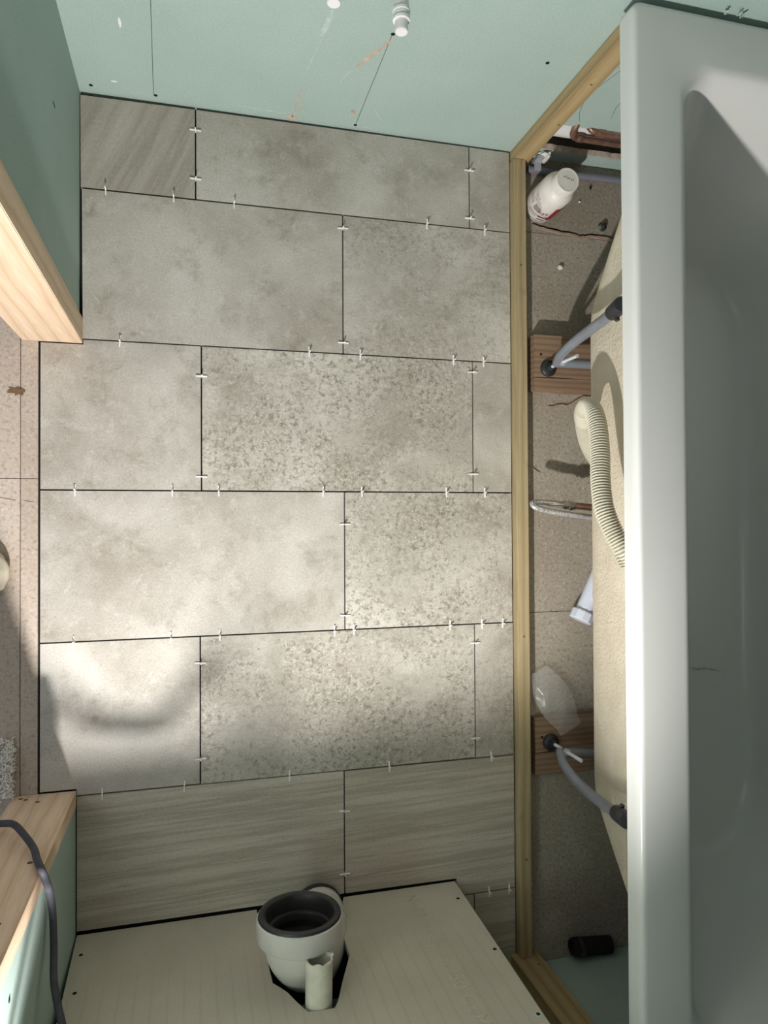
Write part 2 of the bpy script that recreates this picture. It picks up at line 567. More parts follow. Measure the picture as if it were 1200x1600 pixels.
# ridges of glue along a floor seam, brown splat in the doorway
rg = random.Random(3)
def jag(pts, n, amp):
    out = []
    for a, b in zip(pts, pts[1:]):
        for k in range(n):
            t_ = k / n
            out.append((a[0] + (b[0] - a[0]) * t_ + rg.uniform(-amp, amp), a[1] + (b[1] - a[1]) * t_ + rg.uniform(-amp, amp), FZ))
    out.append((pts[-1][0], pts[-1][1], FZ))
    return out
p = jag([(1.059, 1.527), (1.106, 1.52), (1.182, 1.512), (1.216, 1.516), (1.31, 1.513)], 5, 0.0016)
obj('glue_bead', bm_ribbon(new_bm(), p, [0.003 + rg.random() * 0.004 for _ in p], (0, 0, 1), 0.0035), 'glue', floor, p[6])
p2 = [(a, b + 0.0055, c) for a, b, c in p]
obj('floor_gap', bm_ribbon(new_bm(), p2, [0.002 + rg.random() * 0.003 for _ in p2], (0, 0, 1), 0.0006), 'black_hole', floor, p2[6])
p = jag([(1.095, 1.100), (1.12, 1.106), (1.146, 1.105), (1.187, 1.129), (1.25, 1.128)], 4, 0.0014)
obj('glue_bead', bm_ribbon(new_bm(), p, [0.002 + rg.random() * 0.004 for _ in p], (0, 0, 1), 0.004), 'glue', floor, p[6])
bm = new_bm()
pts = []
for k in range(22):
    a = 2 * PI * k / 22
    r = 0.010 + 0.004 * rg.uniform(-1, 1) + (0.006 if 8 < k < 13 else 0)
    pts.append((-0.039 + r * 1.15 * math.cos(a), 1.088 + r * 0.75 * math.sin(a)))
bm_prism(bm, pts, 2, -0.0012, 0.0012)
obj('brown_splat', bm, 'brown_splat', floor, (-0.039, 1.088, 0))
# pencil lines and scuffs by the threshold
for (a, b) in (((-0.08, 0.885, -0.001), (-0.045, 0.878, -0.001)), ((-0.03, 0.878, -0.001), (-0.012, 0.874, -0.001))):
    obj('pencil_line', bm_ribbon(new_bm(), [a, tuple((Vector(a) + Vector(b)) / 2), b], 0.0012, (0, 0, 1), 0.0003), 'brown_splat', floor, a)

# ------------------------------------------------------------------ walls and ceiling
NY = 1.692
north = struct('wall_north', (0.6, NY, 0))
bm = new_bm()
bm_prism(bm, [(0.03, -0.01), (1.012, -0.01), (1.012, 0.128), (1.70, 0.140), (1.70, 2.4), (0.03, 2.4)], 1, NY, NY + 0.0125)
obj('plasterboard', bm, 'green_board', north)
# low strip of board left under the pipe chase, broken along its top
bm = new_bm()
strip = [(1.03, -0.01)]
strip += [(1.70, -0.01)]
k = 1.70
while k > 1.05:
    strip.append((k, 0.032 + rg.uniform(-0.0018, 0.0018)))
    k -= 0.012
strip.append((1.03, 0.032))
bm_prism(bm, strip, 1, NY - 0.004, NY + 0.0075)
obj('board_strip', bm, 'green_board', north)
bm = new_bm()
bm_prism(bm, [(a, b - 0.001) for a, b in strip[2:]] + [(1.03, 0.028), (1.70, 0.028)], 1, NY - 0.0025, NY + 0.0105)
bmesh.ops.translate(bm, verts=bm.verts, vec=(0, 0, 0.0025))
obj('gypsum_core', bm, 'gypsum', north)
obj('wall_slab', bm_box(new_bm(), 0.0, 1.72, NY + 0.10, NY + 0.2, -0.03, 2.4), 'wall_dark', north)

def screw(px, py, pz, nrm, parent, r=0.0042):
    bm = new_bm()
    n = Vector(nrm)
    bm_lathe(bm, Vector((px, py, pz)) - n * 0.002, n, [(0, r), (0.0026, r), (0.0030, r * 0.8)], 12)
    return obj('screw', bm, 'black_hole', parent, (px, py, pz))
for x, z in ((0.094, 0.023), (0.215, 0.020), (0.627, 0.016), (0.628, 0.313), (0.22, 0.313), (0.93, 0.31)):
    screw(x, NY, z, (0, -1, 0), north, 0.0038)
for a, b in (((0.211, 0.022), (0.222, 0.34)), ((0.627, 0.022), (0.627, 0.312))):
    obj('pencil_line', bm_ribbon(new_bm(), [(a[0], NY, a[1]), ((a[0] + b[0]) / 2, NY, (a[1] + b[1]) / 2), (b[0], NY, b[1])], 0.0011, (0, -1, 0), 0.0002), 'pencil', north, (a[0], NY, a[1]))
for pts in (((1.091, .149), (1.07, .19), (1.061, .25), (1.085, .36)), ((1.15, .177), (1.137, .234), (1.16, .33))):
    obj('pencil_line', bm_ribbon(new_bm(), [(q.x, NY, q.z) for q in spline([(a, 0, b) for a, b in pts], 6)], 0.0009, (0, -1, 0), 0.0002), 'pencil', north, (pts[0][0], NY, pts[0][1]))

def smear(pts, width, mat, parent, jit=0.35):
    path = spline([(a, NY, b) for a, b in pts], 7)
    ws = [width * (1 + rg.uniform(-jit, jit)) * min(1.0, 0.35 + 3 * min(i, len(path) - 1 - i) / len(path)) for i in range(len(path))]
    path = [Vector((q.x + rg.uniform(-.0008, .0008), NY, q.z)) for q in path]
    return obj('plaster_smear', bm_ribbon(new_bm(), path, ws, (0, -1, 0), 0.0003), mat, parent, path[0])
smear([(0.632, 0.300), (0.607, 0.25), (0.585, 0.205)], 0.008, 'smear', north)
smear([(0.586, 0.207), (0.572, 0.18), (0.565, 0.155)], 0.003, 'smear_pale', north)
smear([(0.514, 0.345), (0.510, 0.30), (0.506, 0.275)], 0.010, 'smear_pale', north, 0.5)
smear([(0.509, 0.275), (0.500, 0.20), (0.496, 0.16)], 0.0018, 'smear_pale', north)
smear([(0.4955, 0.118), (0.493, 0.06), (0.490, 0.012)], 0.0032, 'smear', north)
smear([(0.502, 0.118), (0.504, 0.06), (0.498, 0.012)], 0.0018, 'smear', north)
smear([(0.478, 0.014), (0.49, 0.010), (0.502, 0.007)], 0.016, 'smear', north)
smear([(0.610, 0.070), (0.612, 0.06), (0.613, 0.05)], 0.009, 'smear', north)
smear([(0.655, 0.080), (0.668, 0.06), (0.68, 0.045)], 0.003, 'smear_pale', north, 0.6)
smear([(0.134, 0.047), (0.139, 0.047), (0.145, 0.047)], 0.005, 'spacer_white', north)
smear([(0.165, 0.235), (0.166, 0.225), (0.166, 0.21)], 0.004, 'spacer_white', north)
smear([(0.36, 0.026), (0.42, 0.024), (0.48, 0.020)], 0.0028, 'smear_pale', north)
smear([(0.62, 0.012), (0.65, 0.012), (0.68, 0.011)], 0.003, 'smear_pale', north)
# torn paper left where the slot for the bath was cut
for x, z, q in ((1.150, 0.522, 0), (1.172, 0.524, 1), (1.178, 0.523, 2)):
    bm = new_bm()
    path = spline([(x, NY, z), (x + 0.004, NY - 0.006, z - 0.008), (x - 0.002 + 0.003 * q, NY - 0.009, z - 0.006 - 0.002 * q), (x + 0.003 * q, NY - 0.010, z + 0.001)], 5)
    bm_ribbon(bm, path, 0.005 if q != 1 else 0.003, (0.3, -0.6, 0.7), 0.0004)
    obj('torn_paper', bm, 'smear_pale', north, (x, NY, z))

# left wall, two stretches either side of the doorway, with the fresh pine jambs
left = struct('wall_left', (0.07, 0.75, 0))
bm = new_bm(); bm_box(bm, 0.0575, 0.070, 1.239, NY, -0.008, 2.4)
obj('plasterboard', bm, 'green_board', left, (0.07, 1.5, 0))
bm = new_bm()
bm_hex(bm, [(-0.033, 1.188, 0.0), (0.0765, 1.188, 0.0), (0.0765, 1.2385, 0.0), (-0.033, 1.2385, 0.0)],
       [(-0.033, 1.188, 2.0), (0.089, 1.188, 2.0), (0.089, 1.2385, 2.0), (-0.033, 1.2385, 2.0)], 0.0012)
obj('stud', bm, 'pine', left, (0.02, 1.2, 0.6))
bm = new_bm(); bm_box(bm, 0.0515, 0.064, -0.19, 0.2775, -0.008, 2.4)
obj('plasterboard', bm, 'green_board', left, (0.064, 0.1, 0))
bm = new_bm(); bm_box(bm, -0.0465, 0.0655, 0.278, 0.310, 0.0, 2.0, 0.0012)
obj('stud', bm, 'pine', left, (0.01, 0.29, 0.31))
bm = new_bm(); bm_box(bm, -0.0465, 0.0655, 0.278, 1.2385, 2.001, 2.4, 0.001)
obj('header', bm, 'green_board', left, (0.0, 0.75, 2.0))
for y, z in ((1.51, 0.268), (1.252, 0.52), (1.250, 0.266)):
    bm = new_bm(); bm_box(bm, 0.069, 0.0705, y - 0.0012, y + 0.0012, z - 0.008, z + 0.008)
    obj('screw', bm, 'black_hole', left, (0.07, y, z))
screw(0.064, 0.238, 0.52, (1, 0, 0), left, 0.0035)
for x, z in ((-0.030, 0.018), (0.004, 0.042), (0.040, 0.473), (0.043, 0.30), (-0.020, 0.025)):
    bm = new_bm()
    bm_lathe(bm, (x, 0.3085, z), (0, 1, 0), [(0, 0.0042), (0.0018, 0.0042), (0.0021, 0.003)], 10)
    obj('screw', bm, 'brown_splat', left, (x, 0.31, z))

south = struct('wall_south', (0.6, -0.19, 0))
bm = new_bm(); bm_box(bm, 0.0, 1.72, -0.2025, -0.19, -0.008, 2.4)
obj('plasterboard', bm, 'green_board', south, (0.6, -0.19, 0))
east = struct('wall_east', (1.70, 0.75, 0))
bm = new_bm(); bm_box(bm, 1.70, 1.7125, -0.19, NY + 0.1, -0.01, 2.4)
obj('wall_slab', bm, 'wall_dark', east, (1.70, 0.75, 0))  # unseen wall, given a dark finish to cut bounced light
ceil = obj('ceiling', bm_box(new_bm(), -0.05, 1.72, -0.21, NY + 0.2, 2.4, 2.42), 'low_bounce_ceiling', None, (0.8, 0.75, 2.4))  # out of view, kept dark to limit bounced light
ceil['kind'] = 'structure'

# ------------------------------------------------------------------ cement board boxing, soil pipe, waste pipe
BY = 0.029
box = thing('cement_boxing', 'grey cement backer board boxing with a jagged pipe hole, embossed with lettering', 'boxing', (0.46, BY, 0))
outline = [(0.067, 0.001), (0.413, 0.001), (0.414, 0.035), (0.4155, 0.11), (0.418, 0.198), (0.42, 0.247), (0.431, 0.262), (0.442, 0.279), (0.452, 0.303), (0.462, 0.324), (0.468, 0.336),
           (0.490, 0.3375), (0.512, 0.338), (0.519, 0.327), (0.540, 0.27), (0.566, 0.205), (0.5675, 0.14), (0.57, 0.09), (0.583, 0.045), (0.597, 0.001),
           (0.850, 0.001), (0.837, 0.467), (0.829, 0.768), (0.088, 0.768)]
bm = new_bm(); bm_prism(bm, outline, 1, BY - 0.012, BY)
obj('front_panel', bm, 'cement_board', box)
bm = new_bm()
bm_hex(bm, [(0.834, -0.188, 0.0), (0.846, -0.188, 0.0), (0.8475, BY - 0.0125, 0.0), (0.8355, BY - 0.0125, 0.0)],
       [(0.813, -0.188, 0.768), (0.825, -0.188, 0.768), (0.8265, BY - 0.0125, 0.768), (0.8145, BY - 0.0125, 0.768)])
obj('side_panel', bm, 'cement_board', box)
bm = new_bm(); bm_box(bm, 0.068, 0.829, -0.188, BY, 0.7685, 0.780)
obj('top_panel', bm, 'cement_board', box)
for x, z in ((0.831, 0.072), (0.833, 0.259), (0.829, 0.441), (0.084, 0.071), (0.090, 0.184)):
    screw(x, BY, z, (0, 1, 0), box, 0.0036)
bm = new_bm(); bm_lathe(bm, (0.829, BY - 0.001, 0.441), (0, 1, 0), [(0, 0.007), (0.0016, 0.0062)], 14)
obj('filler_spot', bm, 'smear_pale', box)
# raised lettering up the right edge
cu = bpy.data.curves.new('lettering', 'FONT')
cu.body = 'NoMorePly FR250 CEMENT'
cu.size = 0.040
cu.extrude = 0.0005
cu.space_character = 1.06
cu.align_x = 'LEFT'
cu.resolution_u = 2
fo = bpy.data.objects.new('lettering_curve', cu)
COL.objects.link(fo)
dg = bpy.context.evaluated_depsgraph_get()
me = bpy.data.meshes.new_from_object(fo.evaluated_get(dg))
bpy.data.objects.remove(fo)
me.materials.clear(); me.materials.append(M['cement_board'])
let = bpy.data.objects.new('lettering', me)
COL.objects.link(let)
let.parent = box
# reading direction +z, letter tops towards +x, facing +y
let.matrix_local = Matrix(((0, 1, 0, 0.722 - 0.46), (0, 0, 1, 0.0002), (1, 0, 0, 0.030), (0, 0, 0, 1)))
let.rotation_mode = 'XYZ'

soil = thing('soil_pipe', 'grey white soil pipe bend with black rubber mouth sticking out of the cement board', 'pipe', (0.54, 0.0, 0))
mc = Vector((0.4680, 0.141, 0.243))
bm = new_bm()
bm_lathe(bm, mc, (0, -1, 0), [(0.004, 0.0675), (0.0, 0.072), (0.003, 0.0755), (0.034, 0.076), (0.039, 0.073), (0.0405, 0.0665), (0.046, 0.0660)], 40, False, False)
bm_lathe(bm, mc, (0, -1, 0), [(0.004, 0.0675), (0.03, 0.064), (0.046, 0.064)], 40, False, False)
obj('collar', bm, 'pipe_plastic', soil, None, True)
bm = new_bm()
path = spline([(mc.x, 0.118, mc.z), (mc.x, 0.092, 0.2422), (0.4692, 0.080, 0.2375), (0.4745, 0.062, 0.226), (0.487, 0.036, 0.203), (0.506, 0.016, 0.168), (0.525, 0.012, 0.130), (0.535, 0.018, 0.098), (0.5365, 0.023, 0.074)], 6)
bm_tube(bm, path, [0.0655 - 0.0165 * min(1, i / (len(path) * 0.7)) for i in range(len(path))], 32, False)
obj('bend', bm, 'pipe_plastic', soil, None, True)
bm = new_bm()
bm_lathe(bm, (0.5365, 0.0235, 0.030), (0.02, -0.04, 1), [(0.0, 0.047), (0.001, 0.0512), (0.014, 0.0516), (0.016, 0.0500), (0.030, 0.0500), (0.0315, 0.0512), (0.046, 0.0512), (0.049, 0.0495)], 36)
obj('socket', bm, 'pipe_plastic', soil, None, True, 30)
bm = new_bm()
bm_lathe(bm, (0.5365, 0.0235, 0.020), (0, 0, 1), [(0.0, 0.0515), (0.002, 0.0535), (0.009, 0.0535), (0.0105, 0.0515)], 32)
obj('rubber_ring', bm, 'rubber', soil, None, True)
bm = new_bm()
bm_lathe(bm, (0.5365, -0.010, -0.01), (0, 0.22, 1), [(0.0, 0.041), (0.034, 0.041)], 28)
obj('spigot', bm, 'rubber', soil, None, True)
bm = new_bm()
bm_lathe(bm, mc + Vector((0, 0.002, 0)), (0, -1, 0), [(0.012, 0.0585), (0.002, 0.0600), (-0.001, 0.0615), (-0.003, 0.066), (-0.001, 0.0715), (0.003, 0.0735)], 40, False, False)
bm_lathe(bm, mc + Vector((0, 0.002, 0)), (0, -1, 0), [(0.012, 0.0585), (0.03, 0.056), (0.05, 0.055), (0.055, 0.055)], 40, False, True)
seal = obj('rubber_seal', bm, 'rubber', soil, None, True)
bm = new_bm()
bm_lathe(bm, mc + Vector((0, -0.012, 0)), (0, -1, 0), [(0.012, 0.0585), (0.014, 0.052), (0.018, 0.050), (0.028, 0.050)], 40, False, False)
bm_box(bm, mc.x - 0.012, mc.x - 0.005, mc.y - 0.05, mc.y - 0.018, mc.z + 0.024, mc.z + 0.052)
obj('seal_fin', bm, 'rubber', seal, None, True)

wst = thing('waste_pipe', 'short cream waste pipe stub with ragged cut end above the soil pipe', 'pipe', (0.49, BY, 0.3135))
bm = new_bm()
SEGW = 30
def wring(y, r, rag):
    out = []
    for k in range(SEGW):
        a = 2 * PI * k / SEGW
        yy = y + (rg.uniform(-0.0018, 0.0022) if rag else 0)
        out.append(bm.verts.new((0.4895 + r * math.cos(a), yy, 0.3135 + 0.10 * (yy - BY) + r * math.sin(a))))
    return out
rs = [wring(0.0, 0.0225, False), wring(0.06, 0.0225, False), wring(0.104, 0.0225, True), wring(0.104, 0.0192, True), wring(0.06, 0.0192, False), wring(0.0, 0.0192, False)]
for a, b in zip(rs, rs[1:]):
    for k in range(SEGW):
        bm.faces.new((a[k], b[k], b[(k + 1) % SEGW], a[(k + 1) % SEGW]))
obj('tube', bm, 'waste_cream', wst, None, True, 50)
bm = new_bm()
for k in range(14):
    a = rg.uniform(0.0, 2.9) if k < 9 else rg.uniform(-0.5, 0.2)
    c0 = Vector((0.4895 + 0.0215 * math.cos(a), 0.104, 0.321 - 0.0215 * math.sin(a)))
    pth = [c0]
    for q in range(3):
        pth.append(pth[-1] + Vector((rg.uniform(-1, 1), rg.uniform(0.0, 1), rg.uniform(-1, 1))).normalized() * 0.0022)
    bm_tube(bm, pth, 0.0007, 4)
obj('cut_burr', bm, 'white_plastic', wst)

# ------------------------------------------------------------------ timber frame for the bath panel
fr = thing('bath_panel_frame', 'rough treated timber batten frame for the bath panel, along the tile edge', 'frame', (1.01, 0.75, FZ))
bm = new_bm()
N = 60
rows = []
for i in range(N + 1):
    y = -0.155 + (1.664 + 0.155) * i / N
    xo = 0.998 + 0.0028 * (1 - i / N) + 0.0012 * noise.noise((0, y * 9, 1)) + rg.uniform(-.0004, .0004)
    xi = 1.0275 + 0.002 * (1 - i / N) + 0.0008 * noise.noise((5, y * 7, 1))
    zt = 0.0215 + 0.001 * noise.noise((9, y * 5, 0))
    rows.append([bm.verts.new(p_) for p_ in ((xo, y, FZ), (xi, y, FZ), (xi, y, zt - 0.0012), (xi - 0.0012, y, zt), (xo + 0.0016, y, zt), (xo, y, zt - 0.0022 + rg.uniform(-.0008, .0008)))])
for a, b in zip(rows, rows[1:]):
    for k in range(6):
        bm.faces.new((a[k], a[(k + 1) % 6], b[(k + 1) % 6], b[k]))
bm.faces.new(rows[0]); bm.faces.new(list(reversed(rows[-1])))
bmesh.ops.recalc_face_normals(bm, faces=bm.faces)
obj('rail', bm, 'treated_y', fr, (1.01, 0.75, 0.01))
bm = new_bm(); bm_box(bm, 1.0, 1.040, 1.665, NY - 0.0005, FZ, 0.468, 0.0014)
obj('post', bm, 'treated_z', fr, (1.02, 1.68, 0.2))
bm = new_bm(); bm_box(bm, 0.986, 1.050, -0.189, -0.156, FZ, 0.468, 0.0014)
obj('post', bm, 'treated_z', fr, (1.02, -0.17, 0.2))
for (x, y, z, n_) in ((1.02, 1.665, 0.02, (0, -1, 0)), (1.022, 1.665, 0.31, (0, -1, 0)), (1.03, 1.665, 0.17, (0, -1, 0)), (1.013, 1.42, 0.0218, (0, 0, 1)), (1.014, 0.57, 0.0218, (0, 0, 1)), (1.016, 0.065, 0.0218, (0, 0, 1)), (1.03, -0.156, 0.05, (0, 1, 0))):
    bm = new_bm(); bm_lathe(bm, Vector((x, y, z)) - Vector(n_) * 0.001, n_, [(0, 0.0026), (0.0014, 0.0026)], 10)
    obj('screw', bm, 'brown_splat', fr, (x, y, z))

# ------------------------------------------------------------------ bath
bath = thing('bathtub', 'white acrylic bathtub along the right side, raised on metal legs', 'bathtub', (1.327, 0.782, 0.0))
def rr(x0, x1, y0, y1, r, z, n=10):
    out = []
    for cx, cy, a0 in ((x1 - r, y1 - r, 0), (x0 + r, y1 - r, 90), (x0 + r, y0 + r, 180), (x1 - r, y0 + r, 270)):
        for k in range(n + 1):
            a = math.radians(a0 + 90 * k / n)
            out.append(Vector((cx + r * math.cos(a), cy + r * math.sin(a), z)))
    return out
def loft(bm, rings, capend=False):
    vr = [[bm.verts.new(p_) for p_ in r_] for r_ in rings]
    n = len(vr[0])
    for a, b in zip(vr, vr[1:]):
        for k in range(n):
            bm.faces.new((a[k], a[(k + 1) % n], b[(k + 1) % n], b[k]))
    if capend: bm.faces.new(vr[-1])
BX0, BX1, BY0, BY1, BZ = 0.977, 1.677, -0.118, 1.680, 0.510
def ins(d, r, z):
    return rr(BX0 + d, BX1 - d, BY0 + d, BY1 - d, r, z)
rings = [ins(0.075, 0.06, 0.484), ins(0.008, 0.012, 0.482), ins(0.003, 0.014, 0.471), ins(0.0, 0.016, 0.472)]
rings += [ins(0.0, 0.016, 0.490), ins(0.0, 0.016, 0.495), ins(0.0005, 0.016, 0.5030), ins(0.0018, 0.016, 0.5065), ins(0.004, 0.017, 0.5088), ins(0.008, 0.019, 0.5098), ins(0.0105, 0.020, 0.510), ins(0.05, 0.04, 0.5103)]
rings += [ins(0.084, 0.053, 0.510), ins(0.088, 0.055, 0.5095), ins(0.094, 0.060, 0.5078), ins(0.0985, 0.064, 0.504), ins(0.102, 0.066, 0.498)]
def inner(z, t_):
    # t_ runs from the rim (0) to the bottom (1)
    x0 = 1.079 + 0.055 * t_; x1 = 1.575 - 0.045 * t_
    y0 = -0.016 + 0.10 * t_; y1 = 1.578 - 0.165 * t_
    return rr(x0, x1, y0, y1, 0.066 + 0.104 * t_, z)
for k in range(1, 9):
    t_ = k / 8
    rings.append(inner(0.498 - 0.338 * t_, t_))
for q, (d, z) in enumerate(((0.006, 0.146), (0.018, 0.134), (0.036, 0.126), (0.062, 0.122), (0.13, 0.120))):
    rings.append(rr(1.134 + d, 1.530 - d, 0.084 + d * 1.3, 1.413 - d * 1.3, 0.17 - d * 0.5, z))
bm = new_bm(); loft(bm, rings, True)
tub = obj('tub', bm, 'acrylic', bath, None, True, 60)
rings = [rr(1.057, 1.600, -0.045, 1.600, 0.07, 0.483)]
for k in range(1, 9):
    t_ = k / 8
    e = t_ ** 1.15
    rings.append(rr(1.058 + 0.062 * e, 1.598 - 0.055 * e, -0.045 + 0.125 * e, 1.60 - 0.15 * e, 0.07 + 0.13 * e, 0.483 - 0.343 * t_, 10))
for d, z in ((0.006, 0.128), (0.016, 0.118), (0.034, 0.112), (0.10, 0.110)):
    rings.append(rr(1.120 + d, 1.543 - d, 0.08 + d, 1.45 - d, 0.2 - d * 0.8, z))
bm = new_bm(); loft(bm, rings, True)
obj('outer_shell', bm, 'bath_shell', bath, None, True, 60)['label'] = 'cream textured fibreglass underside'
# grime line and specks left in the bath bottom
for pts, wd in ((((1.383, .497), (1.40, .493), (1.42, .495), (1.44, .488), (1.462, .485)), 0.0022),):
    path = []
    for a, b in zip(pts, pts[1:]):
        for k in range(4):
            path.append((a[0] + (b[0] - a[0]) * k / 4 + rg.uniform(-.001, .001), a[1] + (b[1] - a[1]) * k / 4 + rg.uniform(-.0015, .0015), 0.1216))
    obj('grime_line', bm_ribbon(new_bm(), path, [wd * rg.uniform(0.2, 1.2) for _ in path], (0, 0, 1), 0.0003), 'print_grey', tub, path[0])

def leg(foot, up, across, rodtop):
    root = bpy.data.objects.new('leg', None)
    COL.objects.link(root)
    root.parent = bath
    root.location = Vector(foot) - wloc(bath)
    path = spline(up, 7)
    bm = new_bm()
    bm_tube(bm, path, 0.0105, 16)
    bm_tube(bm, spline(across, 4), 0.0105, 16)
    obj('bent_tube', bm, 'steel_tube', root, None, True)
    e0 = path[-9]; e1 = path[-1]
    d = (e1 - e0).normalized()
    bm = new_bm()
    bm_lathe(bm, e0, d, [(-0.004, 0.0115), (0.0, 0.0142), ((e1 - e0).length + 0.006, 0.0145), ((e1 - e0).length + 0.009, 0.012)], 18)
    nub = e0.lerp(e1, 0.45)
    bm_lathe(bm, nub + Vector((0, -0.012 if foot[1] > 0.75 else 0.012, 0)), (0.2, -1 if foot[1] > 0.75 else 1, 0.2), [(0, 0.0045), (0.008, 0.0045), (0.009, 0.0035)], 10)
    obj('end_cap', bm, 'black_plastic', root, None, True)
    f = Vector(foot)
    bm = new_bm()
    bm_lathe(bm, f, (0, 0, 1), [(0.0, 0.0195), (0.004, 0.0195), (0.007, 0.017), (0.009, 0.0095), (0.020, 0.0085), (0.022, 0.007)], 24)
    obj('foot_pad', bm, 'black_plastic', root, None, True)
    for a in (0.7, 2.4, 3.9, 5.4):
        pass
    bm = new_bm()
    prof = []
    h = 0.0
    while h < rodtop - f.z - 0.02:
        prof += [(h, 0.0036), (h + 0.0009, 0.0042)]
        h += 0.0018
    bm_lathe(bm, f + Vector((0.0, 0, 0.018)), (0, 0, 1), prof + [(h, 0.003)], 12)
    obj('threaded_rod', bm, 'zinc', root, None, True)
    bm = new_bm()
    bm_lathe(bm, (f.x, f.y, 0.0855), (0, 0, 1), [(0.0, 0.0082), (0.0065, 0.0082)], 6)
    obj('nut', bm, 'zinc', root, None)
    return root
n1 = leg((1.079, 1.185, 0.0225), [(1.074, 1.186, 0.074), (1.066, 1.196, 0.105), (1.060, 1.206, 0.165), (1.053, 1.212, 0.235), (1.036, 1.212, 0.325), (1.013, 1.206, 0.392), (0.998, 1.203, 0.435)],
         [(1.070, 1.187, 0.074), (1.09, 1.187, 0.074), (1.17, 1.187, 0.078), (1.32, 1.187, 0.080), (1.58, 1.187, 0.080)], 0.155)
n2 = leg((1.083, 0.3225, 0.0125), [(1.076, 0.320, 0.072), (1.066, 0.303, 0.105), (1.060, 0.290, 0.165), (1.053, 0.286, 0.235), (1.036, 0.296, 0.325), (1.013, 0.314, 0.392), (0.999, 0.323, 0.435)],
         [(1.070, 0.318, 0.072), (1.09, 0.316, 0.074), (1.17, 0.309, 0.078), (1.32, 0.305, 0.080), (1.58, 0.305, 0.080)], 0.150)

# boards under the bath feet
def plank_pair(name, label, y0, ys, y1, top):
    o = thing(name, label, 'plank', (1.25, (y0 + y1) / 2, FZ), 'timber boards under the bath feet')
    def ragged(a, b, ea, eb, seed):
        pts = []
        r_ = random.Random(seed)
        n = 14
        for i in range(n + 1):
            pts.append((1.0455 + 0.56 * i / n, a + (r_.uniform(-.0012, .0012) if ea else 0)))
        for i in range(n + 1):
            pts.append((1.6055 - 0.56 * i / n, b + (r_.uniform(-.0012, .0012) if eb else 0)))
        return pts
    bm = new_bm(); bm_prism(bm, ragged(ys + 0.0007, y1, True, False, 1), 2, FZ, top)
    obj('wide_piece', bm, 'old_wood', o, (1.3, (ys + y1) / 2, top))
    bm = new_bm(); bm_prism(bm, ragged(y0, ys - 0.0007, True, True, 2), 2, FZ, top - 0.001)
    obj('split_strip', bm, 'old_wood', o, (1.3, (ys + y0) / 2, top))
    for x, y in ((1.062, y1 - 0.045), (1.068, ys + 0.03)):
        bm = new_bm(); bm_lathe(bm, (x, y, top - 0.001), (0, 0, 1), [(0, 0.003), (0.0014, 0.003)], 10)
        obj('nail_head', bm, 'black_hole', o, (x, y, top))
plank_pair('foot_plank', 'brown timber board under the bath leg nearest the white bottle', 1.134, 1.164, 1.262, 0.022)
plank_pair('foot_plank', 'dark timber board under the far bath leg, beside the clear plastic bag', 0.247, 0.300, 0.380, 0.012)

# ------------------------------------------------------------------ things under the bath edge
hp = [(1.033, 0.757, 0.405), (1.020, 0.783, 0.400), (1.008, 0.820, 0.385), (1.002, 0.860, 0.370), (1.006, 0.907, 0.355), (1.015, 0.956, 0.340), (1.021, 0.999, 0.325), (1.026, 1.035, 0.305), (1.032, 1.056, 0.275), (1.046, 1.056, 0.235), (1.071, 1.040, 0.190), (1.106, 1.012, 0.140), (1.150, 0.981, 0.095), (1.192, 0.946, 0.075), (1.248, 0.903, 0.065), (1.310, 0.867, 0.060)]
hose = thing('overflow_hose', 'cream corrugated overflow hose looped beside the bath shell', 'hose', (1.10, 1.0, FZ))
path = resample(spline(hp, 24), 0.00135)
rad = []
for i, p_ in enumerate(path):
    ph = (i % 4)
    rad.append((0.0182, 0.0182, 0.0124, 0.0124)[ph])
bm = new_bm(); bm_tube(bm, path, rad, 20)
obj('corrugated_tube', bm, 'hose_cream', hose, None, True, 25)
i0 = min(range(len(path)), key=lambda i: (path[i] - Vector((1.046, 1.056, 0.235))).length)
i1 = min(range(len(path)), key=lambda i: (path[i] - Vector((1.071, 1.040, 0.190))).length)
sub = path[i0:i1:4]
bm = new_bm(); bm_tube(bm, sub, [0.0186 + 0.0012 * math.sin(PI * k / (len(sub) - 1)) for k in range(len(sub))], 22)
obj('cuff', bm, 'hose_cream', hose, None, True)

br = thing('braided_hose', 'silver braided tap hose bent back on itself, on copper pipe under the bath', 'hose', (1.05, 0.86, FZ))
bp_ = spline([(1.075, .8695, .070), (1.048, .8735, .072), (1.022, .8745, .075), (1.009, .8715, .079), (1.012, .8640, .083), (1.030, .8575, .085), (1.060, .8515, .086), (1.115, .8445, .086), (1.171, .838, .084), (1.27, .826, .08)], 10)
bm = new_bm(); bm_tube(bm, bp_, 0.0062, 14)
obj('braid', bm, 'braid', br, None, True)
ax = Vector((1.0, -0.085, 0)).normalized()
bm = new_bm(); bm_lathe(bm, (1.048, .8728, .070), ax, [(0, 0.0062), (0.003, 0.0072), (0.030, 0.0072), (0.034, 0.0062), (0.046, 0.0062)], 16)
obj('crimp_sleeve', bm, 'chrome', br, None, True)
bm = new_bm(); bm_lathe(bm, (1.088, .869, .070), ax, [(0, 0.0085), (0.004, 0.0105), (0.008, 0.0105), (0.0085, 0.0092), (0.014, 0.0092), (0.0145, 0.0112), (0.024, 0.0112), (0.0245, 0.009), (0.03, 0.009)], 6)
obj('nut', bm, 'chrome', br, None)
cp = thing('copper_stub', 'reddish copper pipe stub joined to the braided hose nut', 'pipe', (1.16, .863, FZ))
bm = new_bm(); bm_tube(bm, [Vector((1.114, .8668, .070)) + ax * s_ for s_ in (0, 0.02, 0.12)] + [Vector((1.26, .852, .066)), Vector((1.268, .8515, .055)), Vector((1.270, .851, FZ))], 0.0078, 16)
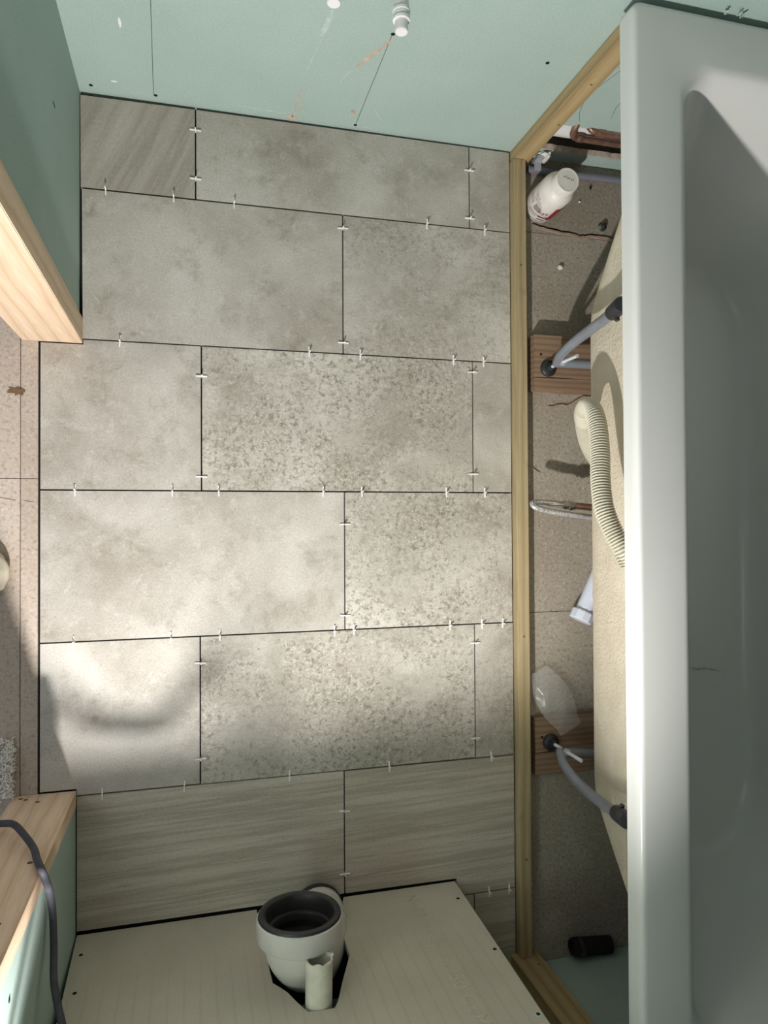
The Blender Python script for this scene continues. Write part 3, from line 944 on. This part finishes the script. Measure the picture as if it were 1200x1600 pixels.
obj('tube', bm, 'copper', cp, None, True)

tr_ = thing('bath_trap', 'pale plastic bath waste trap with ribbed end cap, half under the bath', 'trap', (1.18, 0.65, FZ))
ta = Vector((0.455, 0.89, 0)).normalized()
tc = Vector((1.158, 0.612, 0.028))
bm = new_bm()
bm_lathe(bm, tc + ta * 0.012, ta, [(0, 0.020), (0.05, 0.0205), (0.13, 0.021), (0.24, 0.021)], 24)
obj('body_tube', bm, 'trap_plastic', tr_, None, True)
bm = new_bm()
prof = [(0.0, 0.0250), (0.002, 0.0272), (0.021, 0.0272), (0.024, 0.025)]
bm_lathe(bm, tc - ta * 0.012, ta, prof, 10)
obj('end_cap', bm, 'trap_plastic', tr_, None)
bm = new_bm()
bm_lathe(bm, (1.203, 0.655, 0.028), (-0.12, 0, 1), [(-0.03, 0.024), (0.012, 0.026), (0.018, 0.0285), (0.026, 0.0285), (0.030, 0.024), (0.0305, 0.021), (0.028, 0.0205), (0.032, 0.020), (0.034, 0.014)], 28)
obj('inlet_cup', bm, 'trap_plastic', tr_, None, True, 30)

# clear bag
bag = thing('plastic_bag', 'crumpled clear plastic bag lying by the dark timber board', 'bag', (1.09, 0.42, FZ))
A_, B_ = Vector((1.058, 0.488, 0.012)), Vector((1.132, 0.350, 0.024))
axis_ = (B_ - A_); side = Vector((axis_.y, -axis_.x, 0)).normalized()
bm = new_bm()
NU, NV = 18, 12
wid = lambda t_: 0.030 * (0.35 + 1.1 * math.sin(PI * min(1, t_ * 0.9 + 0.05)) ** 0.7) if t_ < 0.9 else 0.030
grid = []
for layer in (0, 1):
    g = []
    for i in range(NU + 1):
        t_ = i / NU
        row = []
        for j in range(NV + 1):
            s_ = j / NV * 2 - 1
            p_ = A_ + axis_ * t_ + side * s_ * wid(t_)
            z = 0.004 + 0.012 * t_ + layer * 0.016 * (1 - s_ * s_) * (0.3 + 0.7 * math.sin(PI * t_)) + 0.006 * noise.noise((t_ * 5 + layer * 7, s_ * 3, 2.0)) + 0.004 * noise.noise((t_ * 14, s_ * 8 + layer * 3, 5.0))
            p_.z = max(FZ + 0.0015 + layer * 0.0015, z + 0.001) if t_ < 0.72 else max(0.014 + layer * 0.0012, z + 0.004)
            row.append(bm.verts.new(p_))
        g.append(row)
    grid.append(g)
for g in grid:
    for i in range(NU):
        for j in range(NV):
            bm.faces.new((g[i][j], g[i + 1][j], g[i + 1][j + 1], g[i][j + 1]))
obj('film', bm, 'clear_film', bag, None, True, 60)
bm = new_bm()
path = [(A_ + axis_ * 0.55 + side * s_ * wid(0.55) * 0.98) for s_ in [k / 8 - 1 for k in range(17)]]
path = [Vector((q.x, q.y, 0.026 + 0.004 * (1 - (k / 8 - 1) ** 2))) for k, q in enumerate(path)]
bm_tube(bm, path, 0.0008, 6)
obj('seam', bm, 'clear_film', bag)

# bottle
bt = thing('white_bottle', 'dusty white plastic bottle with red and black printing beside the timber post', 'bottle', (1.074, 1.573, FZ))
bo = Vector((1.074, 1.573, FZ))
bm = new_bm()
bm_lathe(bm, bo, (0, 0, 1), [(0.0, 0.032), (0.002, 0.0365), (0.006, 0.0385), (0.094, 0.0385), (0.102, 0.037), (0.109, 0.033), (0.114, 0.028), (0.116, 0.0255), (0.122, 0.0255)], 40)
body = obj('body', bm, 'bottle_white', bt, None, True)
bm = new_bm()
prof = [(0.1145, 0.0270), (0.1160, 0.0285), (0.137, 0.0275), (0.1395, 0.0262), (0.1395, 0.0235), (0.1390, 0.0228)]
bm_lathe(bm, bo, (0, 0, 1), prof, 40)
cap_ = obj('cap', bm, 'bottle_white', bt, None, True, 35)
for k in range(6):
    x_ = bo.x - 0.010 + 0.0042 * k; y_ = bo.y + 0.004 - 0.0012 * k + 0.002 * (k % 2)
    bm = new_bm(); bm_box(bm, x_, x_ + 0.0028, y_, y_ + 0.0036, FZ + 0.1389, FZ + 0.1393)
    obj('raised_mark', bm, 'print_grey', cap_)
def wrap(a0, a1, z0, z1, mat, name, r=0.0387, n=8):
    """small printed patch wrapped on the bottle wall"""
    bm = new_bm()
    lo, hi = [], []
    for i in range(n + 1):
        a = a0 + (a1 - a0) * i / n
        for lst, z in ((lo, z0), (hi, z1)):
            lst.append((bm.verts.new(bo + Vector((r * math.cos(a), r * math.sin(a), z))), bm.verts.new(bo + Vector(((r - 0.0006) * math.cos(a), (r - 0.0006) * math.sin(a), z)))))
    for i in range(n):
        bm.faces.new((lo[i][0], lo[i + 1][0], hi[i + 1][0], hi[i][0]))
    return obj(name, bm, mat, body)
D = math.radians
wrap(D(-82), D(-18), 0.020, 0.078, 'print_red', 'label_panel', 0.0395, n=14)
for k, (a0, a1, z0, z1, m_) in enumerate(((-118, -70, 0.028, 0.033, 'print_dark'), (-112, -84, 0.018, 0.0215, 'print_dark'), (-150, -122, 0.040, 0.058, 'print_grey'),
                                         (-158, -120, 0.030, 0.0325, 'print_grey'), (-160, -122, 0.024, 0.0262, 'print_grey'), (-170, -128, 0.062, 0.0642, 'print_grey'),
                                         (-176, -136, 0.068, 0.0702, 'print_grey'), (-182, -150, 0.074, 0.0762, 'print_grey'), (-140, -80, 0.010, 0.012, 'print_dark'),
                                         (-195, -160, 0.045, 0.0475, 'print_grey'), (-196, -160, 0.052, 0.0545, 'print_grey'))):
    wrap(D(a0), D(a1), z0, z1, m_, 'printed_line')
def text_mesh(body_, size, ext):
    cu_ = bpy.data.curves.new('t', 'FONT'); cu_.body = body_; cu_.size = size; cu_.extrude = ext; cu_.resolution_u = 2; cu_.align_x = 'CENTER'; cu_.align_y = 'CENTER'
    o_ = bpy.data.objects.new('t', cu_); COL.objects.link(o_)
    dg_ = bpy.context.evaluated_depsgraph_get()
    me_ = bpy.data.meshes.new_from_object(o_.evaluated_get(dg_))
    bpy.data.objects.remove(o_)
    return me_
def wrap_text(s_, size, ang, z, mat, name):
    me_ = text_mesh(s_, size, 0.0)
    for v_ in me_.vertices:
        a = ang + v_.co.x / 0.039
        v_.co = Vector((0.0398 * math.cos(a), 0.0398 * math.sin(a), z + v_.co.y))
    me_.materials.clear(); me_.materials.append(M[mat])
    o_ = bpy.data.objects.new(name, me_); COL.objects.link(o_); o_.parent = body
    o_.location = (0, 0, 0)
    return o_
wrap_text('KET', 0.014, D(-108), 0.046, 'print_red', 'lettering')

# N-wall chase pipes
wp = thing('white_waste_pipe', 'fat white waste pipe in the wall chase behind copper pipes', 'pipe', (1.2, NY + 0.03, 0.09))
bm = new_bm(); bm_lathe(bm, (1.0, NY + 0.032, 0.088), (1, 0, 0), [(0, 0.03), (0.7, 0.03)], 24)
obj('tube', bm, 'white_plastic', wp, None, True)
c1 = thing('copper_pipe', 'lower copper pipe turning up at a soldered elbow in the wall chase', 'pipe', (1.2, NY, 0.1), 'copper pipes in the wall chase')
bm = new_bm(); bm_tube(bm, spline([(1.68, NY - 0.006, .094), (1.3, NY - 0.006, .098), (1.14, NY - 0.006, .099), (1.112, NY - 0.006, .100), (1.100, NY - 0.005, .107), (1.096, NY - 0.002, .118), (1.095, NY + 0.004, .132), (1.095, NY + 0.022, .16)], 6), 0.0075, 16)
obj('tube', bm, 'copper', c1, None, True)
bm = new_bm()
bm_lathe(bm, (1.128, NY - 0.006, .0993), (-1, 0, 0.03), [(0, 0.0085), (0.002, 0.0092), (0.012, 0.0092), (0.014, 0.0085)], 16)
obj('elbow_collar', bm, 'copper', c1, None, True)
c2 = thing('copper_pipe', 'upper copper pipe with dark elbow just under the green board edge', 'pipe', (1.2, NY, 0.125), 'copper pipes in the wall chase')
bm = new_bm(); bm_tube(bm, spline([(1.68, NY - 0.004, .122), (1.3, NY - 0.004, .1255), (1.16, NY - 0.004, .127), (1.142, NY - 0.003, .1275), (1.131, NY + 0.003, .128), (1.127, NY + 0.014, .128), (1.127, NY + 0.05, .128)], 6), 0.0075, 16)
obj('tube', bm, 'copper', c2, None, True)
bm = new_bm()
bm_lathe(bm, (1.165, NY - 0.004, .127), (-1, 0, 0), [(0, 0.0085), (0.002, 0.0092), (0.014, 0.0092), (0.016, 0.0085)], 16)
obj('elbow_collar', bm, 'copper', c2, None, True)
gp = thing('grey_floor_pipe', 'thin grey plastic pipe on the floor behind the white bottle', 'pipe', (1.2, 1.656, FZ))
bm = new_bm()
y0, z0 = 1.656, FZ + 0.0085
bm_lathe(bm, (1.043, y0, z0), (1, 0.012, 0), [(0.02, 0.005), (0.0, 0.005), (0.0, 0.0082), (0.63, 0.0082)], 18, True, True)
obj('tube', bm, 'grey_plastic', gp, None, True)
cl = thing('pipe_clip', 'small grey metal clip over the end of the floor pipe', 'clip', (1.062, 1.667, FZ))
bm = new_bm(); bm_hex(bm, [(1.055, 1.668, FZ), (1.072, 1.668, FZ), (1.072, 1.680, FZ), (1.055, 1.680, FZ)], [(1.055, 1.670, .026), (1.072, 1.670, .030), (1.072, 1.678, .030), (1.055, 1.678, .026)], 0.001)
obj('upright', bm, 'zinc', cl, None)
bm = new_bm(); bm_hex(bm, [(1.055, 1.650, .008), (1.072, 1.650, .008), (1.072, 1.669, .008), (1.055, 1.669, .008)], [(1.055, 1.650, .0095), (1.072, 1.650, .0095), (1.072, 1.671, .012), (1.055, 1.671, .012)])
obj('tongue', bm, 'zinc', cl, None)
pl = thing('plaster_blob', 'rough white blob of plaster at the broken corner of the wall chase', 'plaster', (1.075, NY - 0.012, 0.012))
bm = new_bm(); bmesh.ops.create_icosphere(bm, subdivisions=3, radius=1.0)
for v_ in bm.verts:
    f_ = 1 + 0.35 * noise.noise(v_.co * 2.2) + 0.15 * noise.noise(v_.co * 6)
    v_.co = Vector((v_.co.x * 0.018 * f_, v_.co.y * 0.010 * f_, v_.co.z * 0.022 * f_)) + Vector((1.075, NY - 0.012, 0.014))
obj('lump', bm, 'plaster_white', pl, None, True)

# bits on the boards
nt = thing('loose_nut', 'shiny metal nut lying on the floor boards by the wide shadow', 'nut', (1.243, 1.543, FZ))
bm = new_bm(); bm_lathe(bm, (1.243, 1.543, FZ), (0.1, -0.15, 1), [(0.0, 0.0085), (0.009, 0.0085), (0.009, 0.0048), (0.0, 0.0048)], 6, False, False)
bm_lathe(bm, (1.243, 1.543, FZ), (0, 0, 1), [(0.0, 0.011), (0.0015, 0.011)], 20)
obj('hexagon', bm, 'chrome', nt)
def chip(x, y, sx_, sy_, sz_, mat, label, name='plaster_chip', cat='chip', seed=1):
    bm = new_bm(); bmesh.ops.create_icosphere(bm, subdivisions=1, radius=1.0)
    r_ = random.Random(seed)
    for v_ in bm.verts:
        v_.co = Vector((v_.co.x * sx_ * r_.uniform(.7, 1.2), v_.co.y * sy_ * r_.uniform(.7, 1.2), max(-0.6, v_.co.z) * sz_)) + Vector((x, y, FZ + sz_ * 0.6))
    return tag(obj(name, bm, mat, None, (x, y, FZ)), label, cat)
chip(1.130, 1.434, 0.0085, 0.007, 0.006, 'plaster_white', 'white plaster chip alone on the boards north of the bath leg')
chip(1.183, 1.597, 0.003, 0.003, 0.003, 'plaster_white', 'tiny white crumb right beside the bottle label', 'plaster_crumb', 'crumb', 4)
chip(1.212, 1.635, 0.0035, 0.005, 0.003, 'black_hole', 'dark crumb lying just south of the grey floor pipe', 'dark_crumb', 'crumb', 5)
bm = new_bm(); bm_tube(bm, [(1.045, .962, FZ + .004), (1.058, .953, FZ + .002), (1.073, .944, FZ + .003)], [0.0008, 0.0016, 0.0006], 6)
tag(obj('wood_splinter', bm, 'glue', None, (1.06, .952, FZ)), 'pale wood splinter on the floor boards above the braided hose', 'splinter')
bm = new_bm(); bm_tube(bm, [(1.031, .690, .006), (1.033, .668, FZ + .004), (1.034, .650, FZ + .002)], [0.0006, 0.0015, 0.0005], 6)
tag(obj('wood_splinter', bm, 'smear', None, (1.033, .668, FZ)), 'pale wood splinter leaning against the frame rail beside the trap', 'splinter')
ps = thing('black_pipe', 'short black pipe lying by the foot of the dark green wall', 'pipe', (1.18, -0.162, FZ))
bm = new_bm(); bm_lathe(bm, (1.135, -0.157, FZ + 0.0195), (1, -0.10, 0), [(0.02, 0.012), (0.0, 0.013), (0.0, 0.0175), (0.004, 0.0195), (0.10, 0.0195)], 24)
obj('tube', bm, 'black_hole', ps, None, True)
bm = new_bm(); bm_lathe(bm, (1.15, -0.1585, FZ + 0.0195), (1, -0.10, 0), [(0, 0.0198), (0.002, 0.0208), (0.010, 0.0208), (0.012, 0.0198)], 24)
obj('ring', bm, 'rubber', ps, None, True)

# ------------------------------------------------------------------ capped pipe tails on the far wall
def capped(x, z, tip, label):
    o = thing('capped_pipe', label, 'pipe', (x, NY, z), 'capped copper pipe tails on the green wall')
    bm = new_bm(); bm_tube(bm, [(x, NY + 0.01, z), (x, NY - 0.03, z), (x, tip + 0.045, z)], 0.0075, 18)
    obj('copper_tube', bm, 'copper_dark', o, None, True)
    bm = new_bm()
    bm_lathe(bm, (x, tip, z), (0, 1, 0), [(0.0, 0.0092), (0.0015, 0.0100), (0.0165, 0.0102), (0.017, 0.0122), (0.030, 0.0128), (0.0305, 0.0136), (0.0345, 0.0136), (0.035, 0.0126), (0.047, 0.0116), (0.049, 0.0100)], 28)
    s_ = obj('stop_end', bm, 'white_plastic', o, None, True, 25)
    bm = new_bm()
    bm_lathe(bm, (x, tip + 0.0175, z), (0, 1, 0), [(0.0, 0.0122), (0.0, 0.0133), (0.004, 0.0135), (0.004, 0.0124)], 28)
    obj('collar_ring', bm, 'white_plastic', s_, None, True, 25)
capped(0.5955, 0.474, 1.581, 'white push-fit cap on a bare copper pipe, the fully visible one of two')
capped(0.484, 0.507, 1.581, 'white push-fit cap at the top picture edge, left one of two')

# ------------------------------------------------------------------ doorway things
lm = thing('cream_lump', 'rounded cream lump on the hall floor at the left picture edge', 'lump', (-0.085, 0.76, -0.001))
bm = new_bm(); bmesh.ops.create_icosphere(bm, subdivisions=4, radius=1.0)
for v_ in bm.verts:
    f_ = 1 + 0.12 * noise.noise(v_.co * 1.8)
    v_.co = Vector((v_.co.x * 0.034 * f_, v_.co.y * 0.042 * f_ * (1 - 0.12 * v_.co.x), max(-0.7, v_.co.z) * 0.030 * f_)) + Vector((-0.082, 0.742, 0.020))
obj('body', bm, 'lump_cream', lm, None, True)

fb = new_bm()
rf = random.Random(11)
for k in range(1500):
    x = -0.043 - abs(rf.gauss(0, 0.045)); y = rf.uniform(0.318, 0.420) if rf.random() < 0.75 else rf.uniform(0.318, 0.40)
    if x < -0.2: continue
    hgt = 0.030 * max(0.15, 1 - ((y - 0.34) / 0.085) ** 2)
    z = 0.001 + rf.random() * hgt
    d = Vector((rf.uniform(-1, 1), rf.uniform(-1, 1), rf.uniform(-0.5, 0.9))).normalized() * rf.uniform(0.006, 0.012)
    p0 = Vector((min(x, -0.046), y, z)); p1 = p0 + d; p1.x = min(p1.x, -0.040)
    pm = (p0 + p1) / 2 + Vector((rf.uniform(-1, 1), rf.uniform(-1, 1), rf.uniform(0, 1))) * 0.002
    for q in (p0, pm, p1): q.z = max(0.0005, q.z); q.y = max(q.y, 0.312)
    wv_ = d.cross(Vector((rf.uniform(-1, 1), rf.uniform(-1, 1), 1))).normalized() * 0.0009
    vs = [fb.verts.new(q + s_ * wv_) for q in (p0, pm, p1) for s_ in (-1, 1)]
    fb.faces.new((vs[0], vs[1], vs[3], vs[2])); fb.faces.new((vs[2], vs[3], vs[5], vs[4]))
fl = tag(obj('fibre_heap', fb, 'fibre_white', None, (-0.1, 0.36, 0)), 'heap of white shredded fibres at the foot of the lower pine jamb', 'fibres', None, 'stuff')

cb = thing('power_cable', 'dark grey power cable draped over the lower pine jamb', 'cable', (0.07, 0.32, 0.0))
cpts = [(-0.20, .36, .02), (-0.10, .338, .10), (-0.050, .325, .165), (-0.026, .33, .182), (-0.005, .331, .192), (.017, .331, .230), (.042, .3205, .270), (.055, .318, .309), (.069, .3175, .348), (0.0720, 0.296, 0.334), (0.0730, 0.272, 0.315), (0.0730, 0.244, 0.297), (0.0740, 0.220, 0.290), (0.0780, 0.178, 0.304), (0.0850, 0.152, 0.344), (0.0920, 0.120, 0.354), (0.1000, 0.098, 0.366), (0.1000, 0.059, 0.344), (.098, .045, .40), (.085, .042, .55), (.082, .040, .74), (.086, .026, .790), (.088, -.02, .7875), (.095, -.045, .7875), (.100, -.01, .7880), (.103, .030, .788), (.105, .056, .751), (.120, .093, .697), (.128, .108, .670), (.134, .113, .651), (.143, .116, .632), (.170, .116, .623), (.191, .118, .623), (.205, .131, .632), (.211, .125, .660), (.207, .090, .725), (.205, .036, .792), (.20, -.02, .7875), (.19, -.09, .7875)]
bm = new_bm(); bm_tube(bm, spline(cpts, 8), 0.0056, 12)
obj('sheath', bm, 'cable_grey', cb, None, True)

# ------------------------------------------------------------------ tile spacers
def spacer_mesh():
    bm = new_bm()
    bm_box(bm, -0.0115, 0.0115, -0.0013, 0.0013, 0.0002, 0.0032, 0.0004)
    bm_box(bm, -0.0013, 0.0013, -0.0013, 0.0013, -0.0085, 0.0120, 0.0004)
    me_ = bpy.data.meshes.new('tile_spacer')
    bm.to_mesh(me_); bm.free()
    me_.materials.append(M['spacer_white'])
    return me_
sm = spacer_mesh()
ordn = ['first', 'second', 'third', 'fourth', 'fifth', 'sixth', 'seventh', 'eighth', 'ninth']
longs = [('topmost long joint', 1.4997, [.119, .249, .37, .794, .933]),
         ('second long joint from the top', 1.197, [.146, .527, .639, .855, .928]),
         ('third long joint from the top', 0.898, [.063, .246, .338, .556, .641, .836, .929]),
         ('fourth long joint from the top', 0.600, [.061, .243, .34, .58, .622, .843, .92, .971]),
         ('fifth long joint from the top', 0.2985, [.113, .269, .482, .7, .94]),
         ('lowest joint beside the cement board', -0.006, [.933, .982])]
rs_ = random.Random(21)
GRP = 'white plastic spacers between the floor tiles'
def put_spacer(x, y, rot, label):
    o = bpy.data.objects.new('tile_spacer', sm)
    o.location = (x, y, 0)
    o.rotation_euler = (rs_.uniform(-.08, .08), rs_.uniform(-.08, .08), rot + rs_.uniform(-.07, .07))
    COL.objects.link(o)
    tag(o, label, 'spacer', GRP)
for nm, y, xs in longs:
    for i, x in enumerate(xs):
        put_spacer(x, y, PI / 2, f'white tile spacer, {ordn[i]} from the left in the {nm}')
shorts = [('top row, left upright joint', .2925, [1.642, 1.541]), ('top row, right upright joint', .8965, [1.633, 1.523]), ('second row, upright joint', .6015, [1.47, 1.221]),
          ('third row, left upright joint', .3035, [1.134, .927]), ('third row, right upright joint', .9015, [1.172, .94]), ('fourth row, upright joint', .603, [.828, .631]),
          ('fifth row, left upright joint', .3005, [.546, .351]), ('fifth row, right upright joint', .9025, [.558, .343]), ('striped tile row, upright joint', .600, [.212, .078])]
for nm, x, ys in shorts:
    for i, y in enumerate(ys):
        put_spacer(x, y, 0, f'white tile spacer, {("upper", "lower")[i]} one in the {nm}')
